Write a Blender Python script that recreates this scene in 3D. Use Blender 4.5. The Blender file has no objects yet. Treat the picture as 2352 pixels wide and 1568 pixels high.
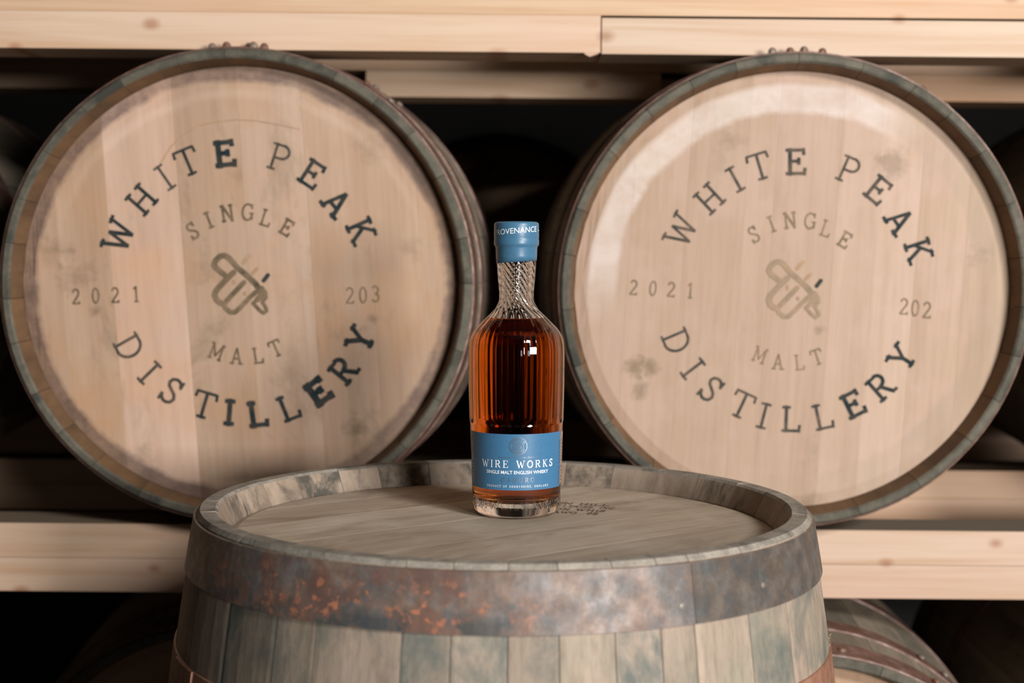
import bpy, math, random
from mathutils import Matrix, Vector
random.seed(7)
PI = math.pi
CM = 0.01
scene = bpy.context.scene
COL = scene.collection

# ------------------------------------------------------------------ camera
cam_d = bpy.data.cameras.new('camera')
cam = bpy.data.objects.new('camera', cam_d)
COL.objects.link(cam)
cam_d.sensor_width = 36.0
cam_d.lens = 50.0
cam.matrix_world = (Matrix.Translation((0, 0, 1.1085)) @ Matrix.Rotation(math.radians(90 - 3.22), 4, 'X')
                    @ Matrix.Rotation(math.radians(0.5), 4, 'Z'))
cam_d.dof.use_dof = True
cam_d.dof.focus_distance = 1.31
cam_d.dof.aperture_fstop = 4.5
cam_d.clip_start = 0.05
scene.camera = cam

# ------------------------------------------------------------------ world, lights, exposure
w = bpy.data.worlds.new('world'); scene.world = w
w.use_nodes = True
w.node_tree.nodes['Background'].inputs[0].default_value = (0.9, 0.85, 0.8, 1)
w.node_tree.nodes['Background'].inputs[1].default_value = 0.004

def area(name, loc, target, size, power, col):
    d = bpy.data.lights.new(name, 'AREA')
    d.shape = 'RECTANGLE'; d.size = size[0]; d.size_y = size[1]; d.energy = power; d.color = col
    o = bpy.data.objects.new(name, d); COL.objects.link(o)
    o.location = loc
    o.rotation_euler = (Vector(target) - Vector(loc)).to_track_quat('-Z', 'Y').to_euler()
    return o
area('key_lamp', (2.20, -1.35, 2.60), (0.0, 1.55, 1.0), (0.66, 0.66), 112, (1.0, 0.965, 0.935))
area('low_window_light', (1.86, -2.13, 1.30), (0.0, 1.55, 1.05), (0.90, 0.62), 134, (1.0, 0.965, 0.935))

scene.view_settings.view_transform = 'Standard'
scene.view_settings.look = 'None'
scene.view_settings.gamma = 1.0
scene.view_settings.use_curve_mapping = False
scene.view_settings.exposure = 0.0
scene.cycles.max_bounces = 14
scene.cycles.diffuse_bounces = 2
scene.cycles.transmission_bounces = 14
scene.cycles.glossy_bounces = 6
scene.cycles.transparent_max_bounces = 12
scene.cycles.caustics_reflective = False
scene.cycles.caustics_refractive = False
scene.cycles.blur_glossy = 0.5
scene.cycles.sample_clamp_indirect = 4.0
scene.cycles.use_denoising = True

# ------------------------------------------------------------------ helpers
def srgb(r, g, b):
    f = lambda v: ((v / 255 + 0.055) / 1.055) ** 2.4 if v > 10 else v / 255 / 12.92
    return (f(r), f(g), f(b), 1)

def build(name, verts, faces, mats, parent=None, midx=None, smooth=False, unit=CM):
    me = bpy.data.meshes.new(name)
    me.from_pydata([(x * unit, y * unit, z * unit) for x, y, z in verts], [], faces)
    if not isinstance(mats, (list, tuple)): mats = [mats]
    for m in mats: me.materials.append(m)
    if midx: me.polygons.foreach_set('material_index', midx)
    if smooth: me.polygons.foreach_set('use_smooth', [True] * len(me.polygons))
    me.update()
    o = bpy.data.objects.new(name, me)
    COL.objects.link(o)
    if parent: o.parent = parent
    return o

def empty(name, loc=(0, 0, 0), rot=(0, 0, 0)):
    o = bpy.data.objects.new(name, None); COL.objects.link(o)
    o.location = [c * CM for c in loc]; o.rotation_euler = rot
    o.empty_display_size = 0.1
    return o

def tag(o, label=None, cat=None, group=None, kind=None):
    if label: o['label'] = label
    if cat: o['category'] = cat
    if group: o['group'] = group
    if kind: o['kind'] = kind
    return o

def copy_tree(o, parent=None):
    c = o.copy(); COL.objects.link(c)
    if parent: c.parent = parent
    for ch in list(o.children): copy_tree(ch, c)
    return c

class NT:
    def __init__(s, name):
        s.m = bpy.data.materials.new(name); s.m.use_nodes = True
        s.t = s.m.node_tree; s.t.nodes.clear()
    def n(s, typ, ins=None, **props):
        nd = s.t.nodes.new(typ)
        for k, v in props.items(): setattr(nd, k, v)
        for k, v in (ins or {}).items():
            if isinstance(v, bpy.types.NodeSocket): s.t.links.new(v, nd.inputs[k])
            else: nd.inputs[k].default_value = v
        return nd
    def math(s, op, a, b=0.0, c=None, clamp=False):
        ins = {0: a, 1: b}
        if c is not None: ins[2] = c
        return s.n('ShaderNodeMath', ins, operation=op, use_clamp=clamp).outputs[0]
    def noise(s, vec, scale, detail=4, rough=0.6, dist=0.0):
        return s.n('ShaderNodeTexNoise', {'Vector': vec, 'Scale': scale, 'Detail': detail, 'Roughness': rough, 'Distortion': dist}).outputs[0]
    def rng(s, v, a, b, c=0.0, d=1.0):
        return s.n('ShaderNodeMapRange', {'Value': v, 'From Min': a, 'From Max': b, 'To Min': c, 'To Max': d}, clamp=True).outputs[0]
    def mix(s, f, a, b, mode='MIX'):
        nd = s.n('ShaderNodeMix', {}, data_type='RGBA', blend_type=mode)
        for i, v in ((0, f), (6, a), (7, b)):
            if isinstance(v, bpy.types.NodeSocket): s.t.links.new(v, nd.inputs[i])
            else: nd.inputs[i].default_value = v
        return nd.outputs[2]
    def obj(s): return s.n('ShaderNodeTexCoord').outputs['Object']
    def mapping(s, vec, scale=(1, 1, 1), rot=(0, 0, 0), loc=(0, 0, 0)):
        return s.n('ShaderNodeMapping', {'Vector': vec, 'Scale': scale, 'Rotation': rot, 'Location': loc}).outputs[0]
    def offset(s, vec, k=7.0):
        r = s.n('ShaderNodeObjectInfo').outputs['Random']
        c = s.n('ShaderNodeCombineXYZ', {0: s.math('MULTIPLY', r, k), 1: s.math('MULTIPLY', r, k * 1.7), 2: s.math('MULTIPLY', r, k * 2.3)}).outputs[0]
        return s.n('ShaderNodeVectorMath', {0: vec, 1: c}, operation='ADD').outputs[0]
    def tint(s, col):
        return s.mix(1.0, col, s.n('ShaderNodeObjectInfo').outputs['Color'], 'MULTIPLY')
    def out(s, base, rough=0.6, metal=0.0, bump=None, bstr=0.3, bdist=0.001, spec=0.3, **extra):
        ins = {'Base Color': base, 'Roughness': rough, 'Metallic': metal, 'Specular IOR Level': spec}
        ins.update(extra)
        if bump is not None:
            ins['Normal'] = s.n('ShaderNodeBump', {'Height': bump, 'Strength': bstr, 'Distance': bdist}).outputs[0]
        p = s.n('ShaderNodeBsdfPrincipled', ins)
        s.t.links.new(p.outputs[0], s.n('ShaderNodeOutputMaterial').inputs[0])
        return s.m

# ------------------------------------------------------------------ materials
def wood(name, c1, c2, grain, coarse, rot=(0, 0, 0), rough=0.7, dirt=None, dirt_amt=(0.62, 0.75), dirt_scale=6.0,
         c3=None, bstr=0.25, knots=(), band=None, fine=0.5):
    """grain: 3 scale factors (small along the fibre)"""
    s = NT(name)
    o = s.obj()
    v = s.offset(s.mapping(o, rot=rot)) if False else s.mapping(s.offset(o), rot=rot)
    g = s.mapping(v, scale=grain)
    n1 = s.noise(g, coarse, 5, 0.6, 0.3)
    n2 = s.noise(g, coarse * 6, 4, 0.7)
    n3 = s.noise(v, 9.0, 4, 0.6)
    col = s.mix(s.rng(n1, 0.35, 0.65), c1, c2)
    if c3: col = s.mix(s.rng(n3, 0.48, 0.68), col, c3)
    col = s.mix(s.math('MULTIPLY', s.rng(n2, 0.45, 0.75), fine), col, s.mix(1.0, col, (0.62, 0.58, 0.55, 1), 'MULTIPLY'))
    if dirt:
        nd = s.noise(s.mapping(v, scale=[0.5 + 0.5 * g_ for g_ in grain]), dirt_scale, 6, 0.7, 0.5)
        col = s.mix(s.rng(nd, *dirt_amt), col, dirt)
    for (kx, ky, kz, kr, ks) in knots:
        d = s.n('ShaderNodeVectorMath', {0: s.mapping(o, scale=(1, 1, .2), loc=(-kx * CM, -ky * CM, -kz * CM * .2))}, operation='LENGTH').outputs['Value']
        d = s.math('ADD', d, s.math('MULTIPLY', s.math('SUBTRACT', s.noise(o, 55, 4, .7), 0.5), kr * CM * 3.0))
        col = s.mix(s.rng(d, kr * CM * 1.0, kr * CM * 0.1, 0, ks), col, srgb(112, 96, 74))
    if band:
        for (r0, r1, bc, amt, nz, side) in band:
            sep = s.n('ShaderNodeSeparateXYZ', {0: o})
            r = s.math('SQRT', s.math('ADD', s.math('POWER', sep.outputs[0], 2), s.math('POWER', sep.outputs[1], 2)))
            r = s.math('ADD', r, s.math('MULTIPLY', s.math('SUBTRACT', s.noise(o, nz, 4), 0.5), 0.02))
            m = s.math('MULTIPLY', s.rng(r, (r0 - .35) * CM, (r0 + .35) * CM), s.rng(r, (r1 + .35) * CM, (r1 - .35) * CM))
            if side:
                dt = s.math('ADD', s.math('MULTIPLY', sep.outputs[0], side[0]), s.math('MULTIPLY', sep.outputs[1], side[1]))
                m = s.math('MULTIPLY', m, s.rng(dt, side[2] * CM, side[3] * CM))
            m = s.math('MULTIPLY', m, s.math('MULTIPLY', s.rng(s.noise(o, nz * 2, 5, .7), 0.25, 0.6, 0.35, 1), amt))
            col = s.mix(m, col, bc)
    col = s.tint(col)
    h = s.math('ADD', s.math('MULTIPLY', n2, 0.6), n1)
    return s.out(col, rough, bump=h, bstr=bstr)

M = {}
# pale oak of the lying casks' heads (fibre along y)
M['head_left'] = wood('oak_head_left', srgb(198, 172, 151), srgb(182, 154, 132), (1, 0.06, 1), 24, rot=(0, 0, math.radians(-4)),
                      c3=srgb(192, 158, 130), dirt=srgb(134, 118, 98), dirt_amt=(0.56, 0.78), dirt_scale=10, fine=0.3,
                      knots=[((px - 553) / 18.97, (650 - py) / 18.97, 86.5, kr, ks) for px, py, kr, ks in ((178, 628, 2.6, .4), (118, 572, 2.4, .3), (222, 712, .9, .55), (856, 722, 1.0, .6), (818, 975, 1.7, .6), (945, 560, 1.8, .25), (850, 330, 2.2, .25), (330, 1040, 1.6, .3), (560, 1090, 2.4, .25))],
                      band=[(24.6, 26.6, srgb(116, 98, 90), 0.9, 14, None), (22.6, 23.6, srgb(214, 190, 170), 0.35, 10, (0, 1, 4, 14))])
M['head_right'] = wood('oak_head_right', srgb(190, 166, 146), srgb(178, 152, 131), (1, 0.06, 1), 24, rot=(0, 0, math.radians(3)),
                       c3=srgb(192, 166, 150), dirt=srgb(150, 134, 114), dirt_amt=(0.60, 0.82), dirt_scale=8, fine=0.3,
                       knots=[((px - 1817) / 18.97, (662 - py) / 18.97, 86.5, kr, ks) for px, py, kr, ks in ((1455, 842, 1.5, .6), (1492, 838, 1.4, .6), (1472, 902, 1.4, .5), (2035, 372, 2.4, .45), (1880, 752, .8, .5), (1660, 320, 1.6, .3), (2240, 580, 1.6, .3), (1870, 1150, 1.8, .4))],
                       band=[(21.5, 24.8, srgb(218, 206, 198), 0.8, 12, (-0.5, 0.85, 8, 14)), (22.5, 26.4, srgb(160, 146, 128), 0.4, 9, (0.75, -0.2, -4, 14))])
M['head_plain'] = wood('oak_head_plain', srgb(190, 158, 130), srgb(172, 140, 112), (1, 0.06, 1), 24, dirt=srgb(120, 100, 80), fine=0.35)
M['chime_in'] = wood('oak_chime_inside', srgb(128, 98, 70), srgb(98, 76, 56), (1, 1, 0.3), 14, dirt=srgb(90, 66, 46), dirt_scale=5)
M['chime_end'] = wood('oak_end_grain', srgb(108, 103, 90), srgb(88, 85, 75), (1, 1, 1), 60, dirt=srgb(66, 66, 58), dirt_amt=(0.5, 0.62), dirt_scale=9, fine=0.5, bstr=0.5)
M['chime_end_dark'] = M['chime_end']
M['stave'] = wood('weathered_stave', srgb(146, 134, 116), srgb(118, 108, 94), (1, 1, 0.07), 26, dirt=srgb(84, 84, 76), dirt_amt=(0.55, 0.72), dirt_scale=10, bstr=0.35)
# standing cask
A = math.radians(-38)
M['head_front'] = wood('oak_head_front', srgb(200, 186, 168), srgb(182, 166, 146), (0.07, 1, 1), 24, rot=(0, 0, A), c3=srgb(206, 194, 178),
                       dirt=srgb(138, 120, 102), dirt_amt=(0.50, 0.72), dirt_scale=8, fine=0.5, bstr=0.35)
M['rim_front'] = wood('oak_rim_front', srgb(170, 162, 150), srgb(140, 134, 124), (1, 1, 1), 70, dirt=srgb(92, 90, 82), dirt_amt=(0.52, 0.66), dirt_scale=12, fine=0.7, bstr=0.6)
M['wall_in_front'] = wood('oak_rim_inside_front', srgb(178, 160, 142), srgb(140, 124, 108), (1, 1, 0.4), 16, dirt=srgb(88, 84, 76), dirt_amt=(0.54, 0.63), dirt_scale=9, bstr=0.5)
M['stave_front'] = wood('weathered_stave_front', srgb(176, 158, 141), srgb(148, 134, 119), (1, 1, 0.12), 30, c3=srgb(146, 138, 122),
                        dirt=srgb(100, 104, 98), dirt_amt=(0.50, 0.66), dirt_scale=11, fine=0.8, bstr=0.5)
M['splinter'] = wood('splintered_wood', srgb(150, 132, 112), srgb(96, 80, 64), (1, 1, 1), 200)
def pine(name, c1, c2, knots=()):
    s = NT(name)
    o = s.obj(); v = s.offset(o, 3.0)
    g = s.mapping(v, scale=(0.035, 1, 1))
    n1 = s.noise(g, 38, 4, 0.6, 0.8); n2 = s.noise(g, 160, 3, 0.6); n3 = s.noise(v, 3.5, 3, .5)
    col = s.mix(s.rng(n1, 0.42, 0.62), c1, c2)
    col = s.mix(s.rng(n3, 0.45, 0.65, 0, 0.5), col, srgb(220, 188, 168))
    col = s.mix(s.rng(n2, 0.5, 0.8, 0, 0.3), col, srgb(196, 150, 106))
    for (kx, kz, kr) in knots:
        d = s.n('ShaderNodeVectorMath', {0: s.mapping(o, scale=(0.8, 0, 1.2), loc=(-kx * CM * 0.8, 0, -kz * CM * 1.2))}, operation='LENGTH').outputs['Value']
        d = s.math('ADD', d, s.math('MULTIPLY', s.math('SUBTRACT', n3, 0.5), kr * CM * 0.8))
        col = s.mix(s.rng(d, kr * CM, kr * CM * 0.2, 0, 0.6), col, srgb(160, 104, 66))
    sep = s.n('ShaderNodeSeparateXYZ', {0: s.n('ShaderNodeNewGeometry').outputs['Normal']})
    return s, col, sep, n2
def pine_mat(name, c1, c2, knots=()):
    s, col, sep, n2 = pine(name, c1, c2, knots)
    # settled warehouse dust lies on faces that look up
    dust = s.rng(sep.outputs[2], 0.8, 0.95, 0, 0.85)
    col = s.mix(dust, col, srgb(128, 118, 104))
    return s.out(s.tint(col), 0.62, bump=n2, bstr=0.12)
M['pine'] = pine_mat('pine_timber', srgb(222, 196, 174), srgb(208, 174, 146),
                     ((-60.5, 0, 1.0), (-44, 3, 1.0), (46.5, 4.4, 1.0), (11, 2, 1.2), (87, 4.6, 1.4), (-2, -.5, 1.5), (60, 7, 1.0), (-92, 1, 1.2)))

def rust(name, steel, brown, spot, x_bias=True, metal=0.35, spots=0.0):
    s = NT(name)
    o = s.obj()
    n1 = s.noise(o, 34, 6, 0.7); n2 = s.noise(o, 60, 5, 0.7); n3 = s.noise(o, 24, 5, 0.6)
    col = s.mix(s.rng(n1, 0.42, 0.58), steel, brown)
    col = s.mix(s.rng(n2, 0.45, 0.7, 0, 0.6), col, s.mix(1.0, col, (0.45, 0.42, 0.40, 1), 'MULTIPLY'))
    col = s.mix(s.rng(n2, 0.5, 0.3, 0, 0.3), col, srgb(170, 158, 150))
    if spots:
        sep = s.n('ShaderNodeSeparateXYZ', {0: o})
        # rust patches grow on one side of the band, in its lower half
        mx = s.math('MULTIPLY', s.rng(sep.outputs[0], 0.05, -0.04, 0.03, 1), s.rng(sep.outputs[0], -0.27, -0.18))
        mz = s.math('MULTIPLY', s.rng(sep.outputs[2], 0.881, 0.866), s.rng(sep.outputs[2], 0.838, 0.852, 0.4, 1))
        vn = s.noise(s.mapping(o, loc=(3, 1, 2)), 115, 3, 0.55, 0.4)
        sp = s.math('MULTIPLY', s.rng(vn, 0.56, 0.60), s.rng(n3, 0.45, 0.53, 0.15, 1))
        sp = s.math('MULTIPLY', sp, s.math('MULTIPLY', mx, mz))
        col = s.mix(s.math('MULTIPLY', s.rng(n3, 0.48, 0.56), s.math('MULTIPLY', mx, 0.55)), col, srgb(112, 76, 62))
        col = s.mix(sp, col, spot)
        blue = s.math('MULTIPLY', s.math('MULTIPLY', s.rng(sep.outputs[2], 0.858, 0.848), s.rng(sep.outputs[0], 0.06, -0.02)), s.rng(n3, 0.56, 0.48))
        col = s.mix(s.math('MULTIPLY', blue, 0.7), col, srgb(52, 66, 70))
    return s.out(s.tint(col), s.rng(n2, 0.3, 0.7, 0.44, 0.56), metal, bump=n2, bstr=0.35, spec=0.5)
M['hoop_front'] = rust('rusty_steel_band', srgb(104, 100, 98), srgb(126, 106, 94), srgb(178, 118, 90), spots=1, metal=.15)
M['hoop_rust'] = rust('red_rusty_band', srgb(140, 100, 80), srgb(158, 112, 88), srgb(190, 120, 80), metal=0.1)
M['hoop'] = rust('brown_steel_band', srgb(104, 78, 68), srgb(122, 88, 74), srgb(150, 90, 70), metal=0.2)
M['rivet'] = rust('rivet_steel', srgb(150, 140, 130), srgb(140, 100, 80), srgb(190, 110, 70), metal=0.4)

def ink(name, col, wood_c, lo, hi, scale=60):
    """ink on wood: where the stencil took badly the wood shows through"""
    s = NT(name)
    n = s.noise(s.obj(), scale, 5, 0.65)
    return s.out(s.mix(s.rng(n, 0.32, 0.62, lo, hi), wood_c, col), 0.7, spec=0.1)
WD = srgb(196, 162, 132)
M['ink'] = ink('stencil_ink', srgb(30, 46, 50), WD, 0.9, 1.0)
M['ink_mid'] = ink('thin_stencil_ink', srgb(34, 48, 52), WD, 0.75, 0.95)
M['ink_soft'] = ink('worn_stencil_ink', srgb(54, 54, 44), WD, 0.6, 0.9)
M['ink_pale'] = ink('faded_stencil_ink', srgb(104, 94, 74), WD, 0.55, 0.9)
M['ink_faint'] = ink('rubbed_stencil_ink', srgb(150, 122, 96), WD, 0.3, 0.8)
M['ink_emblem'] = ink('emblem_ink', srgb(80, 74, 58), WD, 0.6, 1.0, 35)
M['ink_emblem_pale'] = ink('pale_emblem_ink', srgb(136, 122, 102), WD, 0.5, 0.95, 35)
M['ink_brand'] = ink('burnt_lettering_ink', srgb(92, 82, 68), srgb(166, 150, 130), 0.25, 0.95, 90)

def satin(name, c, rough=0.38):
    s = NT(name)
    n = s.noise(s.obj(), 300, 2)
    return s.out(s.mix(s.rng(n, 0.3, 0.7), c, s.mix(1.0, c, (1.12, 1.1, 1.08, 1), 'MULTIPLY')), rough, spec=0.5, bump=n, bstr=0.03)
M['blue'] = satin('blue_paper', srgb(62, 112, 150), 0.38)
M['blue_cap'] = satin('blue_capsule_foil', srgb(66, 110, 140), 0.36)
M['white'] = satin('white_print', srgb(236, 240, 244), 0.5)
M['foil'] = NT('silver_foil').out(srgb(170, 186, 200), 0.28, 0.85)
M['tan'] = satin('tan_paper', srgb(150, 124, 104), 0.5)
M['darkprint'] = satin('dark_print', srgb(40, 36, 34), 0.6)
M['darkblue'] = satin('dark_blue_print', srgb(30, 64, 96), 0.6)

def glass(name, ior=1.5):
    s = NT(name)
    g = s.n('ShaderNodeBsdfPrincipled', {'Base Color': (1, 1, 1, 1), 'Roughness': 0.0, 'IOR': ior, 'Transmission Weight': 1.0})
    s.t.links.new(g.outputs[0], s.n('ShaderNodeOutputMaterial').inputs[0])
    return s
M['glass'] = glass('clear_glass').m
s = glass('amber_spirit', 1.36)
v = s.n('ShaderNodeVolumeAbsorption', {'Color': (0.962, 0.64, 0.0, 1), 'Density': 72.0})
s.t.links.new(v.outputs[0], [n for n in s.t.nodes if n.type == 'OUTPUT_MATERIAL'][0].inputs['Volume'])
M['spirit'] = s.m

def plain(name, c1, c2, scale=6, rough=0.85):
    s = NT(name)
    n = s.noise(s.obj(), scale, 6, 0.65)
    return s.out(s.mix(s.rng(n, 0.35, 0.65), c1, c2), rough, bump=n, bstr=0.2)
M['concrete'] = plain('concrete', srgb(92, 88, 82), srgb(76, 72, 68))
M['block'] = plain('dark_painted_wall', srgb(28, 26, 24), srgb(20, 19, 18), 3)

# ------------------------------------------------------------------ the room
def box(name, x0, x1, y0, y1, z0, z1, mat, parent=None, bev=0.0):
    v = [(x, y, z) for x in (x0, x1) for y in (y0, y1) for z in (z0, z1)]
    f = [(0, 1, 3, 2), (4, 6, 7, 5), (0, 4, 5, 1), (2, 3, 7, 6), (0, 2, 6, 4), (1, 5, 7, 3)]
    o = build(name, v, f, mat, parent)
    if bev:
        b = o.modifiers.new('bevel', 'BEVEL'); b.width = bev * CM; b.segments = 2
    return o
for nm, a in (('floor', (-420, 420, -300, 560, -10, 0)), ('ceiling', (-420, 420, -300, 560, 330, 340)),
              ('wall_back', (-420, 420, 560, 570, -10, 340)), ('wall_left', (-430, -420, -300, 570, -10, 340)),
              ('wall_right', (420, 430, -300, 570, -10, 340))):
    tag(box(nm, *a, M['concrete'] if nm == 'floor' else M['block']), kind='structure')

# ------------------------------------------------------------------ timber beams of the rack
def beam(label, y0, y1, z0, z1, planks, group='pine rails of the cask rack', tone=(1, 1, 1)):
    """planks: (x0, x1, z0, z1, dy, tone)"""
    r = empty('timber_beam', (0, y0, z0))
    tag(r, label, 'beam', group)
    for (x0, x1, a, b, dy, t) in planks:
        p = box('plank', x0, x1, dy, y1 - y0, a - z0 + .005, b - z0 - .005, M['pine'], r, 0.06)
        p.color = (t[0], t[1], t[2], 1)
    return r
ZL0, ZL1 = 69.6, 78.1          # lower rail
ZU0, ZU1 = 136.15, 146.2        # upper rail
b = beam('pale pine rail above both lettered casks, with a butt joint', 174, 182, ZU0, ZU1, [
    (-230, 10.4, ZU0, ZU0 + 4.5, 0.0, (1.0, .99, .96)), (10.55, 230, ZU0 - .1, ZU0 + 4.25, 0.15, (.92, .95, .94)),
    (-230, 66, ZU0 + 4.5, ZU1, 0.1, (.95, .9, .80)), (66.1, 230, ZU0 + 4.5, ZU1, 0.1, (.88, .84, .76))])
# torn corner at the butt joint
build('torn_corner', [(8.1, .05, .3), (10.4, .05, .3), (10.1, .05, -.1), (9.1, .05, -.45), (8.6, .05, -.2),
                      (8.1, 1, .3), (10.4, 1, .3), (10.1, 1, -.1), (9.1, 1, -.45), (8.6, 1, -.2)],
      [(0, 4, 3, 2, 1), (5, 6, 7, 8, 9), (0, 1, 6, 5), (1, 2, 7, 6), (2, 3, 8, 7), (3, 4, 9, 8), (4, 0, 5, 9)], M['pine'], b)
beam('rear rail of the upper tier', 235, 243, 138.6, 146.2, [
    (-230, 230, 138.6, 142.6, 0.0, (.95, .92, .86)), (-230, 230, 142.6, 146.2, 0.12, (.85, .82, .76))])
CH = 'pine timbers behind the front rails'
beam('shaded pine timber seen between the two lettered casks, just under the upper rail', 205, 213, 134.2, 142.0, [
    (-21.2, 21.0, 134.2, 137.9, 0.0, (1.0, .97, .90)), (47.6, 85, 134.2, 137.9, 0.0, (.98, .88, .76)),
    (-36, 110, 137.95, 142.0, 0.12, (.95, .92, .86))], CH)
beam('pine chock low at the right, above the lower rail', 205, 213, 73.0, 81.1, [
    (48.5, 85, 73.0, 77.0, 0.0, (.95, .88, .80)), (48.5, 85, 77.0, 81.1, 0.1, (.95, .86, .76))], CH)
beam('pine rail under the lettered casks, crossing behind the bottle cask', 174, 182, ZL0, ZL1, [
    (-230, -10, ZL0, ZL0 + 4.2, 0.0, (1.05, 1.0, .94)), (-9.9, 230, ZL0, ZL0 + 4.2, 0.0, (.84, .83, .82)), (-230, -14, ZL0 + 4.2, ZL1, 0.08, (1.0, .95, .88)), (-13.9, 230, ZL0 + 4.2, ZL1, 0.08, (.85, .84, .83))])  # left planks lightened, right ones darkened: light balance put into the colour
beam('rear pine rail under the lettered casks, hidden in shadow', 235, 243, 69.0, 77.4, [
    (-230, 230, 69.0, 73.2, 0.0, (.95, .88, .80)), (-230, 230, 73.2, 77.4, 0.1, (.9, .82, .72))])

# ------------------------------------------------------------------ casks
L = 89.0
def make_radius(rc, rb):
    return lambda z: rc + (rb - rc) * (1 - ((z - L / 2) / (L / 2)) ** 2)

def cask_staves(root, rad, angles, r_top_in, r_wall, depth, mats, tones, fine=14):
    """angles in degrees, 0 = towards local -y, growing towards +x"""
    n = len(angles)
    rc = rad(L)
    for i in range(n):
        a0 = angles[i]; a1 = angles[(i + 1) % n] + (360 if i == n - 1 else 0)
        g = 0.14
        loop = []; mi = []
        for k in range(fine + 1):                                   # outside, bottom to top
            z = (L - .35) * k / fine + (.35 if k == 0 else 0)
            loop.append((rad(z), z)); mi.append(0)
        loop.append((rc - .28, L)); mi[-1] = 1; mi.append(1)
        dz = random.uniform(-.05, .05)
        loop.append((r_top_in + .25, L + dz)); mi.append(1)
        loop.append((r_top_in, L - .2)); mi.append(2)
        loop.append((r_wall, L - depth)); mi.append(2)
        loop.append((r_wall - .1, L - depth - 2.4)); mi.append(2)
        for z in (L - depth - 6, L * .7, L * .5, L * .3, depth + 6):
            loop.append((rad(z) - 2.6, z)); mi.append(2)
        loop.append((r_wall, depth + 2)); mi.append(2)
        loop.append((r_wall, depth)); mi.append(2)
        loop.append((r_top_in, 0)); mi.append(1)
        loop.append((rc - .3, 0)); mi.append(0)
        st = [(0, .02), (0.06, 0), (0.36, .0), (0.68, .0), (0.94, 0), (1, .02)]
        verts = []
        for (u, lo) in st:
            am = a0 + g * 0.5 + (a1 - a0 - g) * u
            t = math.radians(am)
            for j, (r, z) in enumerate(loop):
                rr = r - (lo * 1.2 if j <= fine else 0)
                verts.append((rr * math.sin(t), -rr * math.cos(t), z))
        m = len(loop); faces = []; mm = []
        for q in range(len(st) - 1):
            for j in range(m):
                j2 = (j + 1) % m
                faces.append((q * m + j, (q + 1) * m + j, (q + 1) * m + j2, q * m + j2)); mm.append(mi[j])
        faces.append(tuple(range(m - 1, -1, -1))[::-1]); mm.append(0)
        q = (len(st) - 1) * m
        faces.append(tuple(range(q, q + m))[::-1]); mm.append(0)
        o = build('stave', verts, faces, mats, root, mm)
        t = tones(i, (a0 + a1) / 2)
        o.color = (t[0], t[1], t[2], 1)

def cask_head(root, edges, ang, ri, ro, z0, bev, mat, tones, gv=.012, gap=.004):
    """boards of the head; edges across, rotated by ang (deg) about the axis"""
    ca, sa = math.cos(math.radians(ang)), math.sin(math.radians(ang))
    for i in range(len(edges) - 1):
        a, b = edges[i] + gap, edges[i + 1] - gap
        xs = sorted(set([a, a + .07, b - .07, b] + [a + (b - a) * k / 8 for k in range(1, 8)]))
        verts = []; faces = []
        rows = 12
        for x in xs:
            yo = math.sqrt(max(ro * ro - x * x, .02)); yi = math.sqrt(max(ri * ri - x * x, 0.0))
            ys = [-yo] + [-yi + 2 * yi * k / (rows - 3) for k in range(rows - 2)] + [yo]
            for y in ys:
                d = math.hypot(x, y)
                z = z0 - bev * max(0, min(1, (d - ri) / (ro - ri)))
                if x in (a, b): z -= gv
                verts.append((x * ca - y * sa, x * sa + y * ca, z))
        nx = len(xs)
        for p in range(nx - 1):
            for q in range(rows - 1):
                faces.append((p * rows + q, (p + 1) * rows + q, (p + 1) * rows + q + 1, p * rows + q + 1))
        top = len(verts)
        verts += [(x, y, z0 - 2.2) for (x, y, z) in verts]
        ring = [p * rows for p in range(nx)] + [(nx - 1) * rows + q for q in range(1, rows)] + \
               [p * rows + rows - 1 for p in range(nx - 2, -1, -1)] + [q for q in range(rows - 2, 0, -1)]
        for k in range(len(ring)):
            r1, r2 = ring[k], ring[(k + 1) % len(ring)]
            faces.append((r2, r1, r1 + top, r2 + top))
        faces.append(tuple(r + top for r in ring)[::-1])
        o = build('head_board', verts, faces, mat, root)
        t = tones[i % len(tones)]
        o.color = (t[0], t[1], t[2], 1)

def hoop(root, rad, z0, z1, mat, th=.2, seg=120, tone=(1, 1, 1), wav=0.0):
    loop = [(rad(z0) + .0, z0), (rad(z0) + th, z0 + .04), (rad((z0 + z1) / 2) + th, (z0 + z1) / 2), (rad(z1) + th, z1 - .04), (rad(z1) + .0, z1)]
    m = len(loop); verts = []; faces = []
    for k in range(seg):
        t = 2 * PI * k / seg
        dz = wav * math.sin(3 * t + 1)
        for r, z in loop: verts.append((r * math.sin(t), -r * math.cos(t), z + dz))
    for k in range(seg):
        k2 = (k + 1) % seg
        for j in range(m):
            j2 = (j + 1) % m
            faces.append((k * m + j, k2 * m + j, k2 * m + j2, k * m + j2))
    o = build('hoop', verts, faces, mat, root)
    o.color = (*tone, 1)
    return o

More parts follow.
